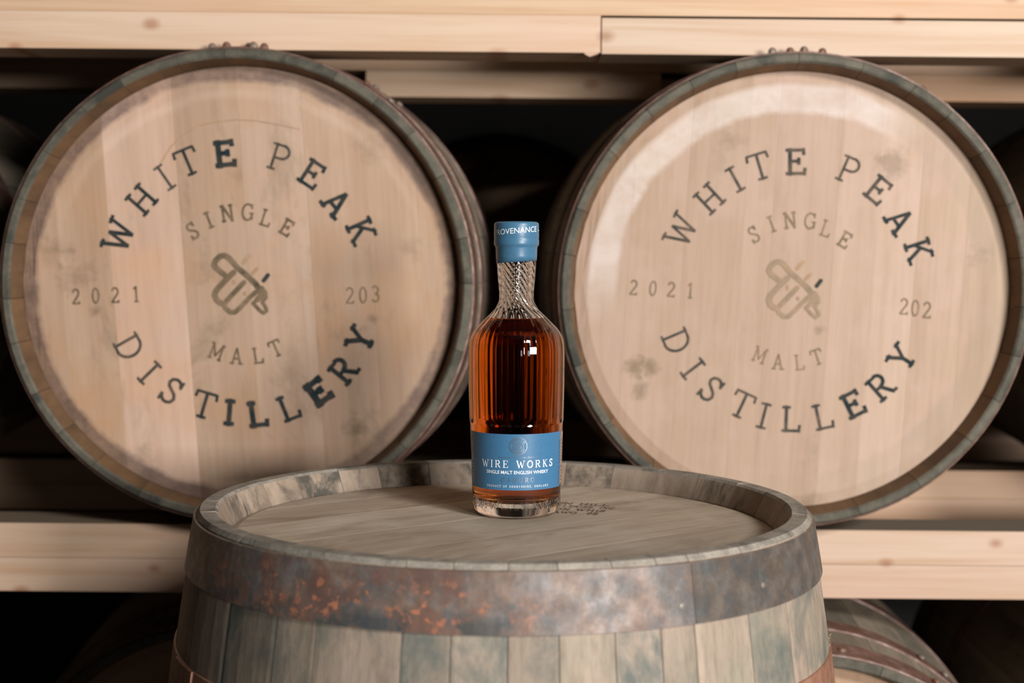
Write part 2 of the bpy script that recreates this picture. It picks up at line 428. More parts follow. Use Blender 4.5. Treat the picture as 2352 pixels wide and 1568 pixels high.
def lap_plate(hp, rad, z0, z1, a0, a1, mat, th0=.2, th=.14, n=10):
    verts = []; faces = []
    for k in range(n + 1):
        t = math.radians(a0 + (a1 - a0) * k / n)
        for (r, z) in ((rad(z0) + th0 - .05, z0 + .05), (rad(z0) + th0 + th, z0 + .05), (rad(z1) + th0 + th, z1 - .05), (rad(z1) + th0 - .05, z1 - .05)):
            verts.append((r * math.sin(t), -r * math.cos(t), z))
    for k in range(n):
        for j in range(4): faces.append((k * 4 + j, (k + 1) * 4 + j, (k + 1) * 4 + (j + 1) % 4, k * 4 + (j + 1) % 4))
    faces += [(0, 1, 2, 3), (n * 4 + 3, n * 4 + 2, n * 4 + 1, n * 4)]
    return build('lap_plate', verts, faces, mat, hp)

def rivet(hp, r, a, z, size=.5, h=.25, mat=None):
    t = math.radians(a)
    nrm = Vector((math.sin(t), -math.cos(t), 0)); tx = Vector((math.cos(t), math.sin(t), 0)); up = Vector((0, 0, 1))
    c = nrm * r + up * z
    verts = []; faces = []; prof = [(1, -.3), (1, .15), (.8, .7), (.4, 1)]
    for (q, hh) in prof:
        for k in range(10):
            f = 2 * PI * k / 10
            verts.append(tuple(c + tx * math.cos(f) * size * q + up * math.sin(f) * size * q + nrm * hh * h))
    for p in range(3):
        for k in range(10): faces.append((p * 10 + k, p * 10 + (k + 1) % 10, (p + 1) * 10 + (k + 1) % 10, (p + 1) * 10 + k))
    faces.append(tuple(range(30, 40)))
    return build('rivet', verts, faces, mat or M['rivet'], hp)

def disc_bottom(root, r, mat):
    n = 48
    v = [(r * math.sin(2 * PI * k / n), r * math.cos(2 * PI * k / n), z) for z in (3.2, 5.0) for k in range(n)]
    f = [tuple(range(n)), tuple(range(2 * n - 1, n - 1, -1))] + [(k, n + k, n + (k + 1) % n, (k + 1) % n) for k in range(n)]
    return build('rear_head', v, f, mat, root)

# ---- text: strokes with slab serifs -------------------------------------------------
def arc(cx, cy, rx, ry, a0, a1, n=14):
    return [(cx + rx * math.cos(math.radians(a0 + (a1 - a0) * k / n)), cy + ry * math.sin(math.radians(a0 + (a1 - a0) * k / n))) for k in range(n + 1)]
def st(x): return ('T', [(x, 0), (x, 1)])
def sf(x, y, h=.15): return ('s', [(x - h, y), (x + h, y)])
T_, t_ = 'T', 't'
GL = {
 'W': (1.15, [(T_, [(.08, 1), (.36, 0)]), (t_, [(.36, 0), (.575, .85)]), (T_, [(.575, .85), (.8, 0)]), (t_, [(.8, 0), (1.07, 1)]), sf(.1, 1), sf(1.05, 1), ]),
 'H': (.9, [st(.18), st(.72), (t_, [(.18, .5), (.72, .5)]), sf(.18, 0), sf(.18, 1), sf(.72, 0), sf(.72, 1)]),
 'I': (.4, [st(.2), sf(.2, 0, .18), sf(.2, 1, .18)]),
 'T': (.86, [st(.43), (t_, [(.06, .98), (.8, .98)]), (t_, [(.06, 1), (.03, .76)]), (t_, [(.8, 1), (.83, .76)]), sf(.43, 0, .17)]),
 'E': (.76, [st(.17), ('s', [(.02, 1), (.67, 1)]), (t_, [(.67, 1), (.69, .76)]), (t_, [(.17, .52), (.5, .52)]), (t_, [(.5, .64), (.5, .40)]), ('s', [(.02, 0), (.7, 0)]), (t_, [(.7, 0), (.73, .26)])]),
 'F': (.72, [st(.17), ('s', [(.02, 1), (.65, 1)]), (t_, [(.65, 1), (.67, .76)]), (t_, [(.17, .52), (.5, .52)]), (t_, [(.5, .64), (.5, .40)]), sf(.17, 0)]),
 'P': (.76, [st(.17), sf(.17, 0), ('s', [(.02, 1), (.42, 1)]), (T_, arc(.42, .72, .26, .245, 90, -90)), (t_, [(.17, .47), (.42, .47)])]),
 'R': (.84, [st(.17), sf(.17, 0), ('s', [(.02, 1), (.42, 1)]), (T_, arc(.42, .74, .24, .225, 90, -90)), (t_, [(.17, .5), (.42, .5)]), (T_, [(.4, .5), (.7, .03)]), sf(.75, 0, .1)]),
 'B': (.8, [st(.17), ('s', [(.02, 0), (.42, 0)]), ('s', [(.02, 1), (.42, 1)]), (T_, arc(.42, .75, .22, .22, 90, -90)), (t_, [(.17, .52), (.42, .52)]), (T_, arc(.42, .27, .27, .25, 90, -90))]),
 'A': (.9, [(t_, [(.14, 0), (.44, .98)]), (T_, [(.44, .98), (.76, 0)]), (t_, [(.24, .35), (.64, .35)]), sf(.14, 0, .14), sf(.76, 0, .16)]),
 'K': (.88, [st(.18), sf(.18, 0), sf(.18, 1), (t_, [(.2, .4), (.66, 1)]), (T_, [(.36, .58), (.7, 0)]), sf(.66, 1, .14), sf(.73, 0, .15)]),
 'D': (.86, [st(.18), ('s', [(.03, 1), (.4, 1)]), ('s', [(.03, 0), (.4, 0)]), (T_, arc(.38, .5, .4, .46, 90, -90, 18))]),
 'S': (.66, [(T_, [(.56, .76), (.5, .9), (.39, .96), (.28, .96), (.15, .89), (.1, .75), (.16, .62), (.33, .52), (.49, .42), (.57, .27), (.51, .11), (.38, .04), (.25, .04), (.13, .12), (.07, .26)]), (t_, [(.58, 1), (.58, .72)]), (t_, [(.06, 0), (.06, .28)])]),
 'L': (.74, [st(.17), sf(.17, 1), ('s', [(.02, 0), (.66, 0)]), (t_, [(.66, 0), (.69, .27)])]),
 'Y': (.86, [(T_, [(.12, 1), (.43, .45)]), (t_, [(.74, 1), (.43, .45)]), (T_, [(.43, .45), (.43, 0)]), sf(.12, 1, .14), sf(.74, 1, .13), sf(.43, 0)]),
 'N': (.9, [(t_, [(.16, 0), (.16, 1)]), (T_, [(.16, 1), (.74, 0)]), (t_, [(.74, 0), (.74, 1)]), sf(.16, 0, .14), sf(.12, 1, .12), sf(.74, 1, .14)]),
 'G': (.86, [(T_, arc(.43, .5, .36, .46, 48, 325, 20)), (T_, [(.74, .42), (.74, .08)]), sf(.7, .44, .14), (t_, [(.72, .98), (.72, .7)])]),
 'M': (1.0, [(t_, [(.15, 0), (.15, 1)]), (T_, [(.15, 1), (.5, .2)]), (t_, [(.5, .2), (.85, 1)]), (T_, [(.85, 0), (.85, 1)]), sf(.15, 0, .13), sf(.85, 0, .14), sf(.11, 1, .1), sf(.89, 1, .1)]),
 'O': (.86, [(T_, arc(.43, .5, .36, .46, 0, 360, 24))]),
 'C': (.82, [(T_, arc(.43, .5, .36, .46, 45, 315, 20)), (t_, [(.72, .98), (.72, .7)])]),
 'U': (.86, [(T_, [(.16, 1), (.16, .33)]), (T_, arc(.43, .33, .27, .29, 180, 360)), (t_, [(.7, .33), (.7, 1)]), sf(.16, 1, .14), sf(.7, 1, .14)]),
 'V': (.84, [(T_, [(.1, 1), (.42, 0)]), (t_, [(.42, 0), (.74, 1)]), sf(.1, 1, .13), sf(.74, 1, .13)]),
 '2': (.62, [(T_, arc(.3, .71, .22, .24, 165, -35) + [(.05, .05)]), ('s', [(.05, 0), (.54, 0)]), (t_, [(.54, 0), (.56, .16)])]),
 '0': (.62, [(T_, arc(.31, .5, .22, .46, 0, 360, 24))]),
 '1': (.5, [st(.28), (t_, [(.28, 1), (.1, .84)]), sf(.28, 0, .15)]),
 '3': (.62, [(T_, arc(.28, .73, .21, .23, 150, -90)), (T_, arc(.28, .27, .24, .24, 90, -150))]),
 ',': (.3, [(T_, [(.12, .06), (.08, -.12)])]), ' ': (.5, []), '.': (.3, [(T_, [(.1, .02), (.16, .02)])]), '-': (.5, [(t_, [(.08, .45), (.42, .45)])]),
}
def glyph_polys(ch, wt, thin=.8, serif=.8):
    """flat polygons of one letter, cap height 1"""
    out = []
    W_, strokes = GL[ch]
    for (k, pts) in strokes:
        wd = wt * {'T': 1, 't': thin, 's': serif}[k]
        h = wd / 2
        if k == 's':
            pts = [(x, min(max(y, h), 1 - h)) for x, y in pts]
        for i in range(len(pts) - 1):
            (x0, y0), (x1, y1) = pts[i], pts[i + 1]
            d = math.hypot(x1 - x0, y1 - y0) or 1
            ux, uy = (x1 - x0) / d, (y1 - y0) / d
            e = h * .25
            ax, ay, bx, by = x0 - ux * e, y0 - uy * e, x1 + ux * e, y1 + uy * e
            nseg = max(1, int(d / .5))
            for q in range(nseg):
                f0, f1 = q / nseg, (q + 1) / nseg
                p0 = (ax + (bx - ax) * f0, ay + (by - ay) * f0); p1 = (ax + (bx - ax) * f1, ay + (by - ay) * f1)
                out.append([(p0[0] - uy * -h * -1, p0[1] + ux * -h), (p1[0] + -uy * h, p1[1] + ux * -h) if False else (p1[0] + uy * h, p1[1] - ux * h), (p1[0] - uy * h, p1[1] + ux * h), (p0[0] - uy * h, p0[1] + ux * h)])
                out[-1][0] = (p0[0] + uy * h, p0[1] - ux * h)
            if 0 < i:
                out.append([(x0 + h * math.cos(a), y0 + h * math.sin(a)) for a in [2 * PI * q / 8 for q in range(8)]])
    return W_, out

def put_letter(buf, ch, u, v, h, ang, wt=.13, sx=1.0, thin=.8, serif=.8):
    """centre of the letter at (u, v) cm, turned clockwise by ang degrees"""
    W_, polys = glyph_polys(ch, wt, thin, serif)
    c, s_ = math.cos(math.radians(-ang)), math.sin(math.radians(-ang))
    for p in polys:
        q = []
        for (x, y) in p:
            x = (x - W_ / 2) * h * sx; y = (y - .5) * h
            q.append((u + x * c - y * s_, v + x * s_ + y * c))
        buf.append(q)

def line_polys(text, h, x0, x1, wt, thin=.6, serif=.5):
    """one line of text fitted between x0 and x1, baseline at 0"""
    tw = sum(GL[c][0] for c in text); n = len(text)
    sx = 1.0
    sp = ((x1 - x0) - tw * h * sx) / max(1, n - 1)
    if sp < .05 * h:
        sx = ((x1 - x0) - .08 * h * (n - 1)) / (tw * h); sp = .08 * h
    buf = []; x = x0
    for c in text:
        W_ = GL[c][0] * h * sx
        put_letter(buf, c, x + W_ / 2, h / 2, h, 0, wt, sx, thin, serif)
        x += W_ + sp
    return buf

def stroke_path(buf, pts, wd):
    h = wd / 2
    for i in range(len(pts) - 1):
        (x0, y0), (x1, y1) = pts[i], pts[i + 1]
        d = math.hypot(x1 - x0, y1 - y0) or 1
        nx, ny = -(y1 - y0) / d * h, (x1 - x0) / d * h
        buf.append([(x0 - nx, y0 - ny), (x1 - nx, y1 - ny), (x1 + nx, y1 + ny), (x0 + nx, y0 + ny)])
    for (x0, y0) in pts:
        buf.append([(x0 + h * math.cos(a), y0 + h * math.sin(a)) for a in [2 * PI * q / 10 for q in range(10)]])

def polys_obj(name, buf, fn, mat, parent):
    verts = []; faces = []
    for p in buf:
        area2 = sum(p[i][0] * p[(i + 1) % len(p)][1] - p[(i + 1) % len(p)][0] * p[i][1] for i in range(len(p)))
        if area2 < 0: p = p[::-1]
        b0 = len(verts); kk = .0011 * (len(faces) % 40); verts += [fn(x, y, kk) for (x, y) in p]
        faces.append(tuple(range(b0, b0 + len(p))))
    return build(name, verts, faces, mat, parent)

def font_polys(text, size, bold=0.0):
    """outline of a line in Blender's own font, as points and faces (flat)"""
    cu = bpy.data.curves.new('t', 'FONT'); cu.body = text; cu.size = size; cu.resolution_u = 3; cu.offset = bold
    cu.align_x = 'CENTER'
    o = bpy.data.objects.new('t', cu); COL.objects.link(o)
    dg = bpy.context.evaluated_depsgraph_get()
    me = bpy.data.meshes.new_from_object(o.evaluated_get(dg))
    vs = [tuple(v.co) for v in me.vertices]; fs = [tuple(p.vertices) for p in me.polygons]
    bpy.data.objects.remove(o); bpy.data.curves.remove(cu); bpy.data.meshes.remove(me)
    return vs, fs

# ---- lettering on the two lying casks --------------------------------------
PXC = 18.97
LOGO = [  # the stencilled emblem, in its own 0..2000 drawing units: (width, points)
    (95, [(690, 600), (560, 500), (520, 440), (545, 370), (620, 300), (690, 285), (760, 320), (900, 480), (1060, 610), (1200, 745), (1280, 860), (1290, 930), (1230, 1000)]),
    (95, [(840, 560), (700, 700), (560, 850), (530, 930), (560, 1010), (620, 1060), (690, 1080)]),
    (80, [(1010, 720), (860, 880), (720, 1030), (690, 1080), (700, 1140), (780, 1210), (860, 1210), (960, 1120), (1080, 990), (1200, 880)]),
    (60, [(1300, 800), (1360, 880), (1370, 960), (1310, 1040), (1360, 1120), (1380, 1180), (1330, 1220), (1260, 1170), (1160, 1060), (1220, 1000)]),
]
LOGO_DARK = [(70, [(1400, 600), (1330, 690)])]
LOGO_PALE = [(70, [(1090, 290), (1000, 400)]), (60, [(1220, 500), (1150, 570)]), (50, [(840, 700), (845, 740)]), (50, [(1020, 890), (1025, 920)])]

def head_lettering(root, cx, cy, ring, ring_c, small, digits, logo_c, logo_s, mats, z):
    fn = lambda x, y, k=0: (x, y, z + k)
    loc = lambda px, py: ((px - cx) / PXC, (cy - py) / PXC)
    rc = loc(*ring_c)
    for (word, lets, h) in ring:
        for (ch, px, py, wt, mk) in lets:
            u, v = loc(px, py)
            if word.endswith('up'): a = math.degrees(math.atan2(u - rc[0], v - rc[1]))
            else: a = math.degrees(math.atan2(rc[0] - u, rc[1] - v))
            b = []; put_letter(b, ch, u, v, h, a, wt, 1.0, .85, .85); polys_obj('stencilled_letter', b, fn, M[mk], root)
    for (word, lets, h) in small:
        for (ch, px, py, a, wt, mk) in lets:
            u, v = loc(px, py)
            b = []; put_letter(b, ch, u, v, h, a, wt, .85, .9, .8); polys_obj('stencilled_letter', b, fn, M[mk], root)
    for (paths, mk) in ((LOGO, mats[0]), (LOGO_DARK, mats[1]), (LOGO_PALE, mats[2])):
        b = []
        for (wd, pts) in paths:
            q = [((x - 930) / 7.13 * logo_s / PXC + loc(*logo_c)[0], -(y - 760) / 7.13 * logo_s / PXC + loc(*logo_c)[1]) for x, y in pts]
            stroke_path(b, q, wd / 7.13 / PXC * logo_s)
        polys_obj('stencilled_emblem', b, fn, M[mk], root)

def lying_cask(label, x, y, zc, head_mat, edges, ang, tones, rb=30.2, group='oak casks lying in the rack', detail=True, stave_tone=1.0, roll=0.0, rivets=(), lip=.9):
    root = empty('oak_cask', (x, y + L, zc), (PI / 2, roll, 0))
    tag(root, label, 'cask', group)
    rad = make_radius(28.12, rb)
    angs = []
    a = -180 + random.uniform(0, 8)
    end = a + 360
    while a < end - 7:
        angs.append(a); a += random.uniform(11, 17) if detail else 15
    cask_staves(root, rad, angs, 26.95, 26.35, 2.8, [M['stave'], M['chime_end'], M['chime_in']],
                lambda i, am: [random.uniform(.84, 1.08) * stave_tone] * 3, 10)
    cask_head(root, edges, ang, 24.9, 26.3, L - 2.5, .35, head_mat, tones)
    disc_bottom(root, 26.0, M['head_plain'])
    for (z0, z1) in ((L - 4.4, L - .5), (L - 12.2, L - 9.0), (L - 31, L - 27), (27, 31), (9, 12.2), (.5, 4.4)):
        hp = hoop(root, rad, z0, z1, M['hoop'])
        if z0 == L - 4.4:
            for (ra, dz) in rivets: rivet(hp, rad(L - 2) + .2, ra, L - 2.4 + dz, .55, .65)
        if z0 == L - 12.2 or z0 == L - 4.4:
            rivet(hp, rad(z0) + .25, 148, z0 + 1.6, .5, .3); rivet(hp, rad(z0) + .25, 141, z0 + 1.6, .5, .3)
    return root

edges_l = [-26.25, -21.5, -15.3, -6.6, 1.2, 8.8, 16.0, 22.0, 26.25]
tones_l = [(.92, .86, .80), (.95, .89, .82), (1.19, 1.15, 1.16), (.91, .88, .84), (1.0, .97, .95), (.98, .94, .9), (.97, .93, .88), (.94, .9, .84)]
left = lying_cask('large left cask whose pale head reads 2021 and 203', -32.9, 169.4, 107.6, M['head_left'], edges_l, 4.0, tones_l,
                  rivets=((183, .2), (178, -.6), (176.5, .5), (174, .2), (186.5, 0)))
edges_r = [-26.25, -20, -13.4, -6.5, -3.0, 4.6, 9.4, 14.6, 20.5, 26.25]
tones_r = [(.97, .95, .93), (1.0, .98, .95), (.97, .95, .92), (1.03, 1.01, 1.0), (1.0, .98, .97), (1.06, 1.05, 1.05), (1.1, 1.09, 1.09), (1.04, 1.02, 1.0), (1.0, .98, .94)]
right = lying_cask('large right cask whose pale head reads 2021 and 202', 33.8, 169.4, 107.6, M['head_right'], edges_r, -3.0, tones_r,
                   rivets=((186, .2), (181.5, -.5), (178.5, .4), (174, .1)))

CXL, CYL = 553.0, 650.0
CXR, CYR = 1817.0, 662.0
ringL = [('white peak up', [('W', 274, 537, .15, 'ink'), ('H', 329, 455, .13, 'ink'), ('I', 382, 404, .10, 'ink_mid'), ('T', 434, 369, .12, 'ink'), ('E', 518, 349, .21, 'ink'),
                            ('P', 644, 357, .10, 'ink_mid'), ('E', 717, 393, .15, 'ink'), ('A', 774, 458, .17, 'ink'), ('K', 831, 522, .15, 'ink')], 3.25),
         ('distillery', [('D', 298, 792, .11, 'ink_mid'), ('I', 344, 851, .12, 'ink_mid'), ('S', 395, 892, .12, 'ink_mid'), ('T', 470, 925, .13, 'ink'), ('I', 528, 941, .19, 'ink'),
                         ('L', 593, 944, .20, 'ink'), ('L', 665, 928, .15, 'ink'), ('E', 732, 892, .27, 'ink'), ('R', 791, 841, .17, 'ink'), ('Y', 829, 770, .19, 'ink')], 3.25)]
smallL = [('single', [('S', 445, 525, -33, .15, 'ink_soft'), ('I', 482, 500, -22, .15, 'ink_soft'), ('N', 524, 484, -9, .17, 'ink_soft'), ('G', 571, 481, 4, .13, 'ink_soft'), ('L', 613, 494, 17, .13, 'ink_soft'), ('E', 660, 515, 30, .17, 'ink_soft')], 2.05),
          ('malt', [('M', 499, 801, 20, .13, 'ink_soft'), ('A', 545, 811, 4, .14, 'ink_soft'), ('L', 594, 809, -8, .14, 'ink_soft'), ('T', 635, 793, -24, .14, 'ink_soft')], 2.0),
          ('year', [('2', 177, 677, -3, .13, 'ink_soft'), ('0', 222, 675, -3, .13, 'ink_soft'), ('2', 267, 673, -3, .13, 'ink_soft'), ('1', 314, 671, -3, .13, 'ink_soft')], 1.9),
          ('number', [('2', 805, 669, -2, .10, 'ink_pale'), ('0', 835, 668, -2, .10, 'ink_pale'), ('3', 864, 665, -2, .10, 'ink_pale')], 2.0)]
head_lettering(left, CXL, CYL, ringL, (552, 648), smallL, None, (551, 647), 1.0, ('ink_emblem', 'ink', 'ink_faint'), L - 2.46)
ringR = [('white peak up', [('W', 1559, 526, .11, 'ink_mid'), ('H', 1624, 453, .11, 'ink_mid'), ('I', 1682, 409, .11, 'ink_mid'), ('T', 1737, 380, .11, 'ink_mid'), ('E', 1819, 368, .15, 'ink_mid'),
                            ('P', 1941, 386, .10, 'ink_mid'), ('E', 2008, 430, .14, 'ink_mid'), ('A', 2059, 499, .15, 'ink'), ('K', 2105, 568, .14, 'ink')], 3.2),
         ('distillery', [('D', 1554, 780, .10, 'ink_mid'), ('I', 1592, 843, .11, 'ink_mid'), ('S', 1635, 889, .11, 'ink_mid'), ('T', 1706, 926, .11, 'ink_mid'), ('I', 1757, 950, .11, 'ink_mid'),
                         ('L', 1821, 957, .13, 'ink_mid'), ('L', 1894, 950, .12, 'ink_mid'), ('E', 1962, 922, .17, 'ink'), ('R', 2025, 880, .14, 'ink'), ('Y', 2072, 813, .15, 'ink')], 3.2)]
smallR = [('single', [('S', 1727, 534, -30, .11, 'ink_pale'), ('I', 1767, 510, -20, .12, 'ink_pale'), ('N', 1809, 501, -7, .15, 'ink_pale'), ('G', 1855, 502, 6, .11, 'ink_pale'), ('L', 1892, 519, 17, .11, 'ink_pale'), ('E', 1935, 544, 30, .15, 'ink_pale')], 2.0),
          ('malt', [('M', 1746, 810, 20, .11, 'ink_pale'), ('A', 1788, 825, 3, .12, 'ink_pale'), ('L', 1837, 826, -6, .11, 'ink_pale'), ('T', 1877, 814, -20, .12, 'ink_pale')], 1.9),
          ('year', [('2', 1454, 657, 4, .11, 'ink_pale'), ('0', 1498, 659, 4, .11, 'ink_pale'), ('2', 1540, 661, 4, .13, 'ink_pale'), ('1', 1583, 664, 4, .13, 'ink_pale')], 1.85),
          ('number', [('2', 2074, 695, 2, .10, 'ink_pale'), ('0', 2100, 699, 2, .10, 'ink_pale'), ('2', 2127, 703, 2, .12, 'ink_pale')], 2.0)]
head_lettering(right, CXR, CYR, ringR, (1826, 660), smallR, None, (1818, 660), .97, ('ink_emblem_pale', 'ink', 'ink_faint'), L - 2.46)

# other casks of the rack
edges_p = [-26.25, -19, -11, -3, 5, 13, 20, 26.25]
tones_p = [(1, 1, 1), (.93, .93, .92), (1.05, 1.04, 1.03), (.97, .96, .94)]
plain_cask = lying_cask('unlettered cask under the lower rail at right, bands showing past the bottle cask', 35.0, 162.2, 37.4, M['head_plain'], edges_p, 8.0, tones_p, rb=31.0,
                        rivets=())
# a thin crack drawn in an arc on the left head
b = []; stroke_path(b, [((px - CXL) / PXC, (CYL - py) / PXC) for px, py in ((372, 372), (395, 335), (420, 310), (455, 287), (500, 277), (545, 272), (590, 274), (640, 282), (690, 292))], .12)
polys_obj('arc_scratch', b, lambda x, y, k=0: (x, y, L - 2.47 + k), M['ink_faint'], left)
for ch in plain_cask.children:
    if ch.name.startswith('hoop') and abs(ch.data.vertices[0].co.z - (L - 4.4) * CM) < .002:
        rivet(ch, 28.6, 172, L - 2.2, .55, .3)
others = [
    ('cask flank at the far right edge, past the cask reading 202', 100.3, 170, 107.6, 20),
    ('dark cask at the far left edge, past the cask reading 203', -99.6, 171, 107.6, 70),
    ('shadowed cask under the lower rail at left', -36, 174, 37.4, 110),
    ('faint cask at the bottom right corner under the lower rail', 100, 166, 37.4, 160),
    ('dim cask deep in the rack, in the gap above the bottle', -3, 283, 107.6, 35),
    ('unseen upper tier cask over the left lettered one, added to shade the rack', -34, 168, 175.6, 200),  # unseen upper tier, added to keep light from above off the rear timbers
    ('unseen upper tier cask over the right lettered one, added to block light from above', 33, 168, 175.6, 250),
    ('outermost unseen upper tier cask at the far right, added to block light', 100, 168, 175.6, 300),
]
for (lb, x, y, zc, rl) in others:
    c = copy_tree(plain_cask)
    c.location = (x * CM, (y + L) * CM, zc * CM); c.rotation_euler = (PI / 2, math.radians(rl), 0)
    c['label'] = lb
# rails that carry the rear row and the bottom row
beam('rail under the rear row of casks', 292, 300, ZL0, ZL1, [(-230, 230, ZL0, ZL0 + 4.2, 0, (.9, .85, .8)), (-230, 230, ZL0 + 4.2, ZL1, .1, (.9, .85, .8))])
beam('low rail near the floor under the bottom row of casks', 184, 192, 0.0, 7.4, [(-230, 230, 0.0, 3.7, 0, (.9, .85, .8)), (-230, 230, 3.7, 7.4, .1, (.9, .85, .8))])

# ------------------------------------------------------------------ the standing cask with the bottle
FX, FY = -0.6, 129.0
front = empty('oak_cask', (FX, FY, 0))
tag(front, 'weathered grey cask standing upright in front, the bottle on its head', 'cask')
radf = make_radius(27.45, 31.5)
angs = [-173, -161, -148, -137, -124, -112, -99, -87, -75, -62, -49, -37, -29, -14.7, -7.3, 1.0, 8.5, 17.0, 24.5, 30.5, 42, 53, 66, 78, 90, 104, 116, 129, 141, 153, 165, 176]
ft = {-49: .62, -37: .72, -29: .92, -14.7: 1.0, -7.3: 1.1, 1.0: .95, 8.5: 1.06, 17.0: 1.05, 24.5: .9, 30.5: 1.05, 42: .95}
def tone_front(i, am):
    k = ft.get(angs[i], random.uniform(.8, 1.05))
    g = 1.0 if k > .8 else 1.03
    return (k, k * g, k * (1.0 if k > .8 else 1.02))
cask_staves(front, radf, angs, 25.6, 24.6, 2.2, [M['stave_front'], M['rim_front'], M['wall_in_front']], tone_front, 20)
cask_head(front, [-24.55, -20.2, -12.3, -4.1, 4.2, 12.6, 19.5, 24.55], 38.0 - 90 + 180, 24.0, 24.55, L - 2.2, .15, M['head_front'],
          [(1, 1, 1), (.93, .92, .90), (1.04, 1.03, 1.01), (.98, .96, .94), (1.03, 1.02, 1), (.93, .91, .89), (1, 1, 1)], .0, .035)
disc_bottom(front, 24.3, M['head_plain'])
hp = hoop(front, radf, L - 5.0, L - .45, M['hoop_front'], .2, 180, wav=.05)
lp = lap_plate(hp, radf, L - 4.95, L - .5, 30.5, 84.0, M['hoop_front'], .2, .06, 30)
lp.color = (.62, .70, .72, 1)
rivet(hp, radf(L - 3) + .2, 28.3, L - 3.6, .33, .12); rivet(hp, radf(L - 3) + .2, 46, L - 3.2, .33, .12)
hp2 = hoop(front, radf, L - 15.2, L - 11.4, M['hoop_rust'], .18, 180, wav=.15)
lap_plate(hp2, radf, L - 15.1, L - 11.5, -68, -58, M['hoop_rust'])
for (z0, z1) in ((L - 33, L - 29), (29, 33), (11, 14.5), (.5, 4.6)): hoop(front, radf, z0, z1, M['hoop_rust'], .2, 120)
# frayed wood standing up at the edge of the second band
verts = []; faces = []
rr = random.Random(3)
for k in range(12):
    a = math.radians(rr.uniform(70, 88)); z = L - 11.4 + rr.uniform(-.3, 1.0)
    r = radf(z) + .02; h_ = rr.uniform(.12, .4); w_ = rr.uniform(.06, .16)
    n_ = Vector((math.sin(a), -math.cos(a), 0)); t3 = Vector((math.cos(a), math.sin(a), 0)); c = n_ * r + Vector((0, 0, z))
    b0 = len(verts)
    for q in range(4):
        f = q * PI / 2 + rr.random()
        verts.append(tuple(c + t3 * math.cos(f) * w_ + Vector((0, 0, 1)) * math.sin(f) * w_))
    verts.append(tuple(c + n_ * h_ * .8 + Vector((0, 0, rr.uniform(-.1, h_)))))
    faces += [(b0, b0 + 1, b0 + 4), (b0 + 1, b0 + 2, b0 + 4), (b0 + 2, b0 + 3, b0 + 4), (b0 + 3, b0, b0 + 4)]
tag(build('frayed_splinters', verts, faces, M['splinter'], front), kind='stuff')

# burnt-in maker's text on the head, partly behind the bottle
def head_text(text, xs, xe, yy, h, tilt=-13):
    buf = line_polys(text, h, 0, xe - xs, .15, .85, .8)
    ca, sa = math.cos(math.radians(tilt)), math.sin(math.radians(tilt))
    return [[(xs + x * ca - y * sa, yy + x * sa + y * ca) for (x, y) in p] for p in buf]
buf = []
for (tx, a, b, yy) in (('HEAVEN HILL', 1.3, 10.6, 12.3), ('DISTILLERIES, INC.', 3.0, 11.1, 10.25), ('BOURBON WHIS', 1.0, 9.9, 8.9), ('AWG  0S', 4.6, 9.0, 6.35)):
    buf += head_text(tx, a, b, yy, 1.05)
polys_obj('burnt_lettering', buf, lambda x, y, k=0: (x, y, L - 2.17 + k), M['ink_brand'], front)

# ------------------------------------------------------------------ the bottle
BX, BY, BZ = 0.57, 135.3, L - 2.2
bottle = empty('whisky_bottle', (BX, BY, BZ + .02), (0, math.radians(-0.5), 0)); bottle.scale = (1, 1, 1.006)
tag(bottle, 'amber spirit bottle with blue label and twisted clear neck, standing on the cask', 'bottle')
PROF = [(0.0, 3.45), (0.12, 3.72), (0.4, 3.98), (1.0, 4.15), (2.4, 4.24), (5, 4.32), (7.2, 4.38), (8.1, 4.41), (12.2, 4.51), (15.2, 4.53), (15.9, 4.5), (16.35, 4.44), (16.8, 4.32),
        (17.3, 4.05), (17.7, 3.72), (18.2, 3.22), (18.7, 2.72), (19.1, 2.32), (19.5, 1.98), (19.9, 1.74), (20.3, 1.62), (20.8, 1.6), (22.3, 1.73), (23.8, 1.83), (25.2, 1.88)]
def interp(P, z):
    if z <= P[0][0]: return P[0][1]
    for i in range(len(P) - 1):
        if P[i][0] <= z <= P[i + 1][0]:
            # Catmull-Rom for a smooth flank
            p1, p2 = P[i], P[i + 1]; p0 = P[max(0, i - 1)]; p3 = P[min(len(P) - 1, i + 2)]
            t = (z - p1[0]) / (p2[0] - p1[0]); d = p2[0] - p1[0]
            m1 = (p2[1] - p0[1]) / max(p2[0] - p0[0], 1e-6) * d; m2 = (p3[1] - p1[1]) / max(p3[0] - p1[0], 1e-6) * d
            return (2*t**3 - 3*t*t + 1) * p1[1] + (t**3 - 2*t*t + t) * m1 + (-2*t**3 + 3*t*t) * p2[1] + (t**3 - t*t) * m2
    return P[-1][1]
R0 = lambda z: interp(PROF, z)
def smooth(a, b, x):
    t = max(0, min(1, (x - a) / (b - a))); return t * t * (3 - 2 * t)
NF = 22
def bottle_r(z, th):
    A_ = .055 * smooth(8.62, 8.9, z) * (1 - smooth(18.6, 19.6, z)) + .055 * smooth(18.6, 19.8, z)
    A_ *= (1 - smooth(24.6, 25, z))
    tw = 0.30 * max(0, z - 18.9) ** 1.15 if z > 18.9 else 0
    ph = NF * (th + tw) / 2
    sc = 1 - abs(math.cos(ph)) ** .8 * 2 + .6      # scalloped flutes with crisp ridges
    sc = -(abs(math.cos(ph)) * 2 - 1.2)
    return R0(z) + A_ * sc * .8
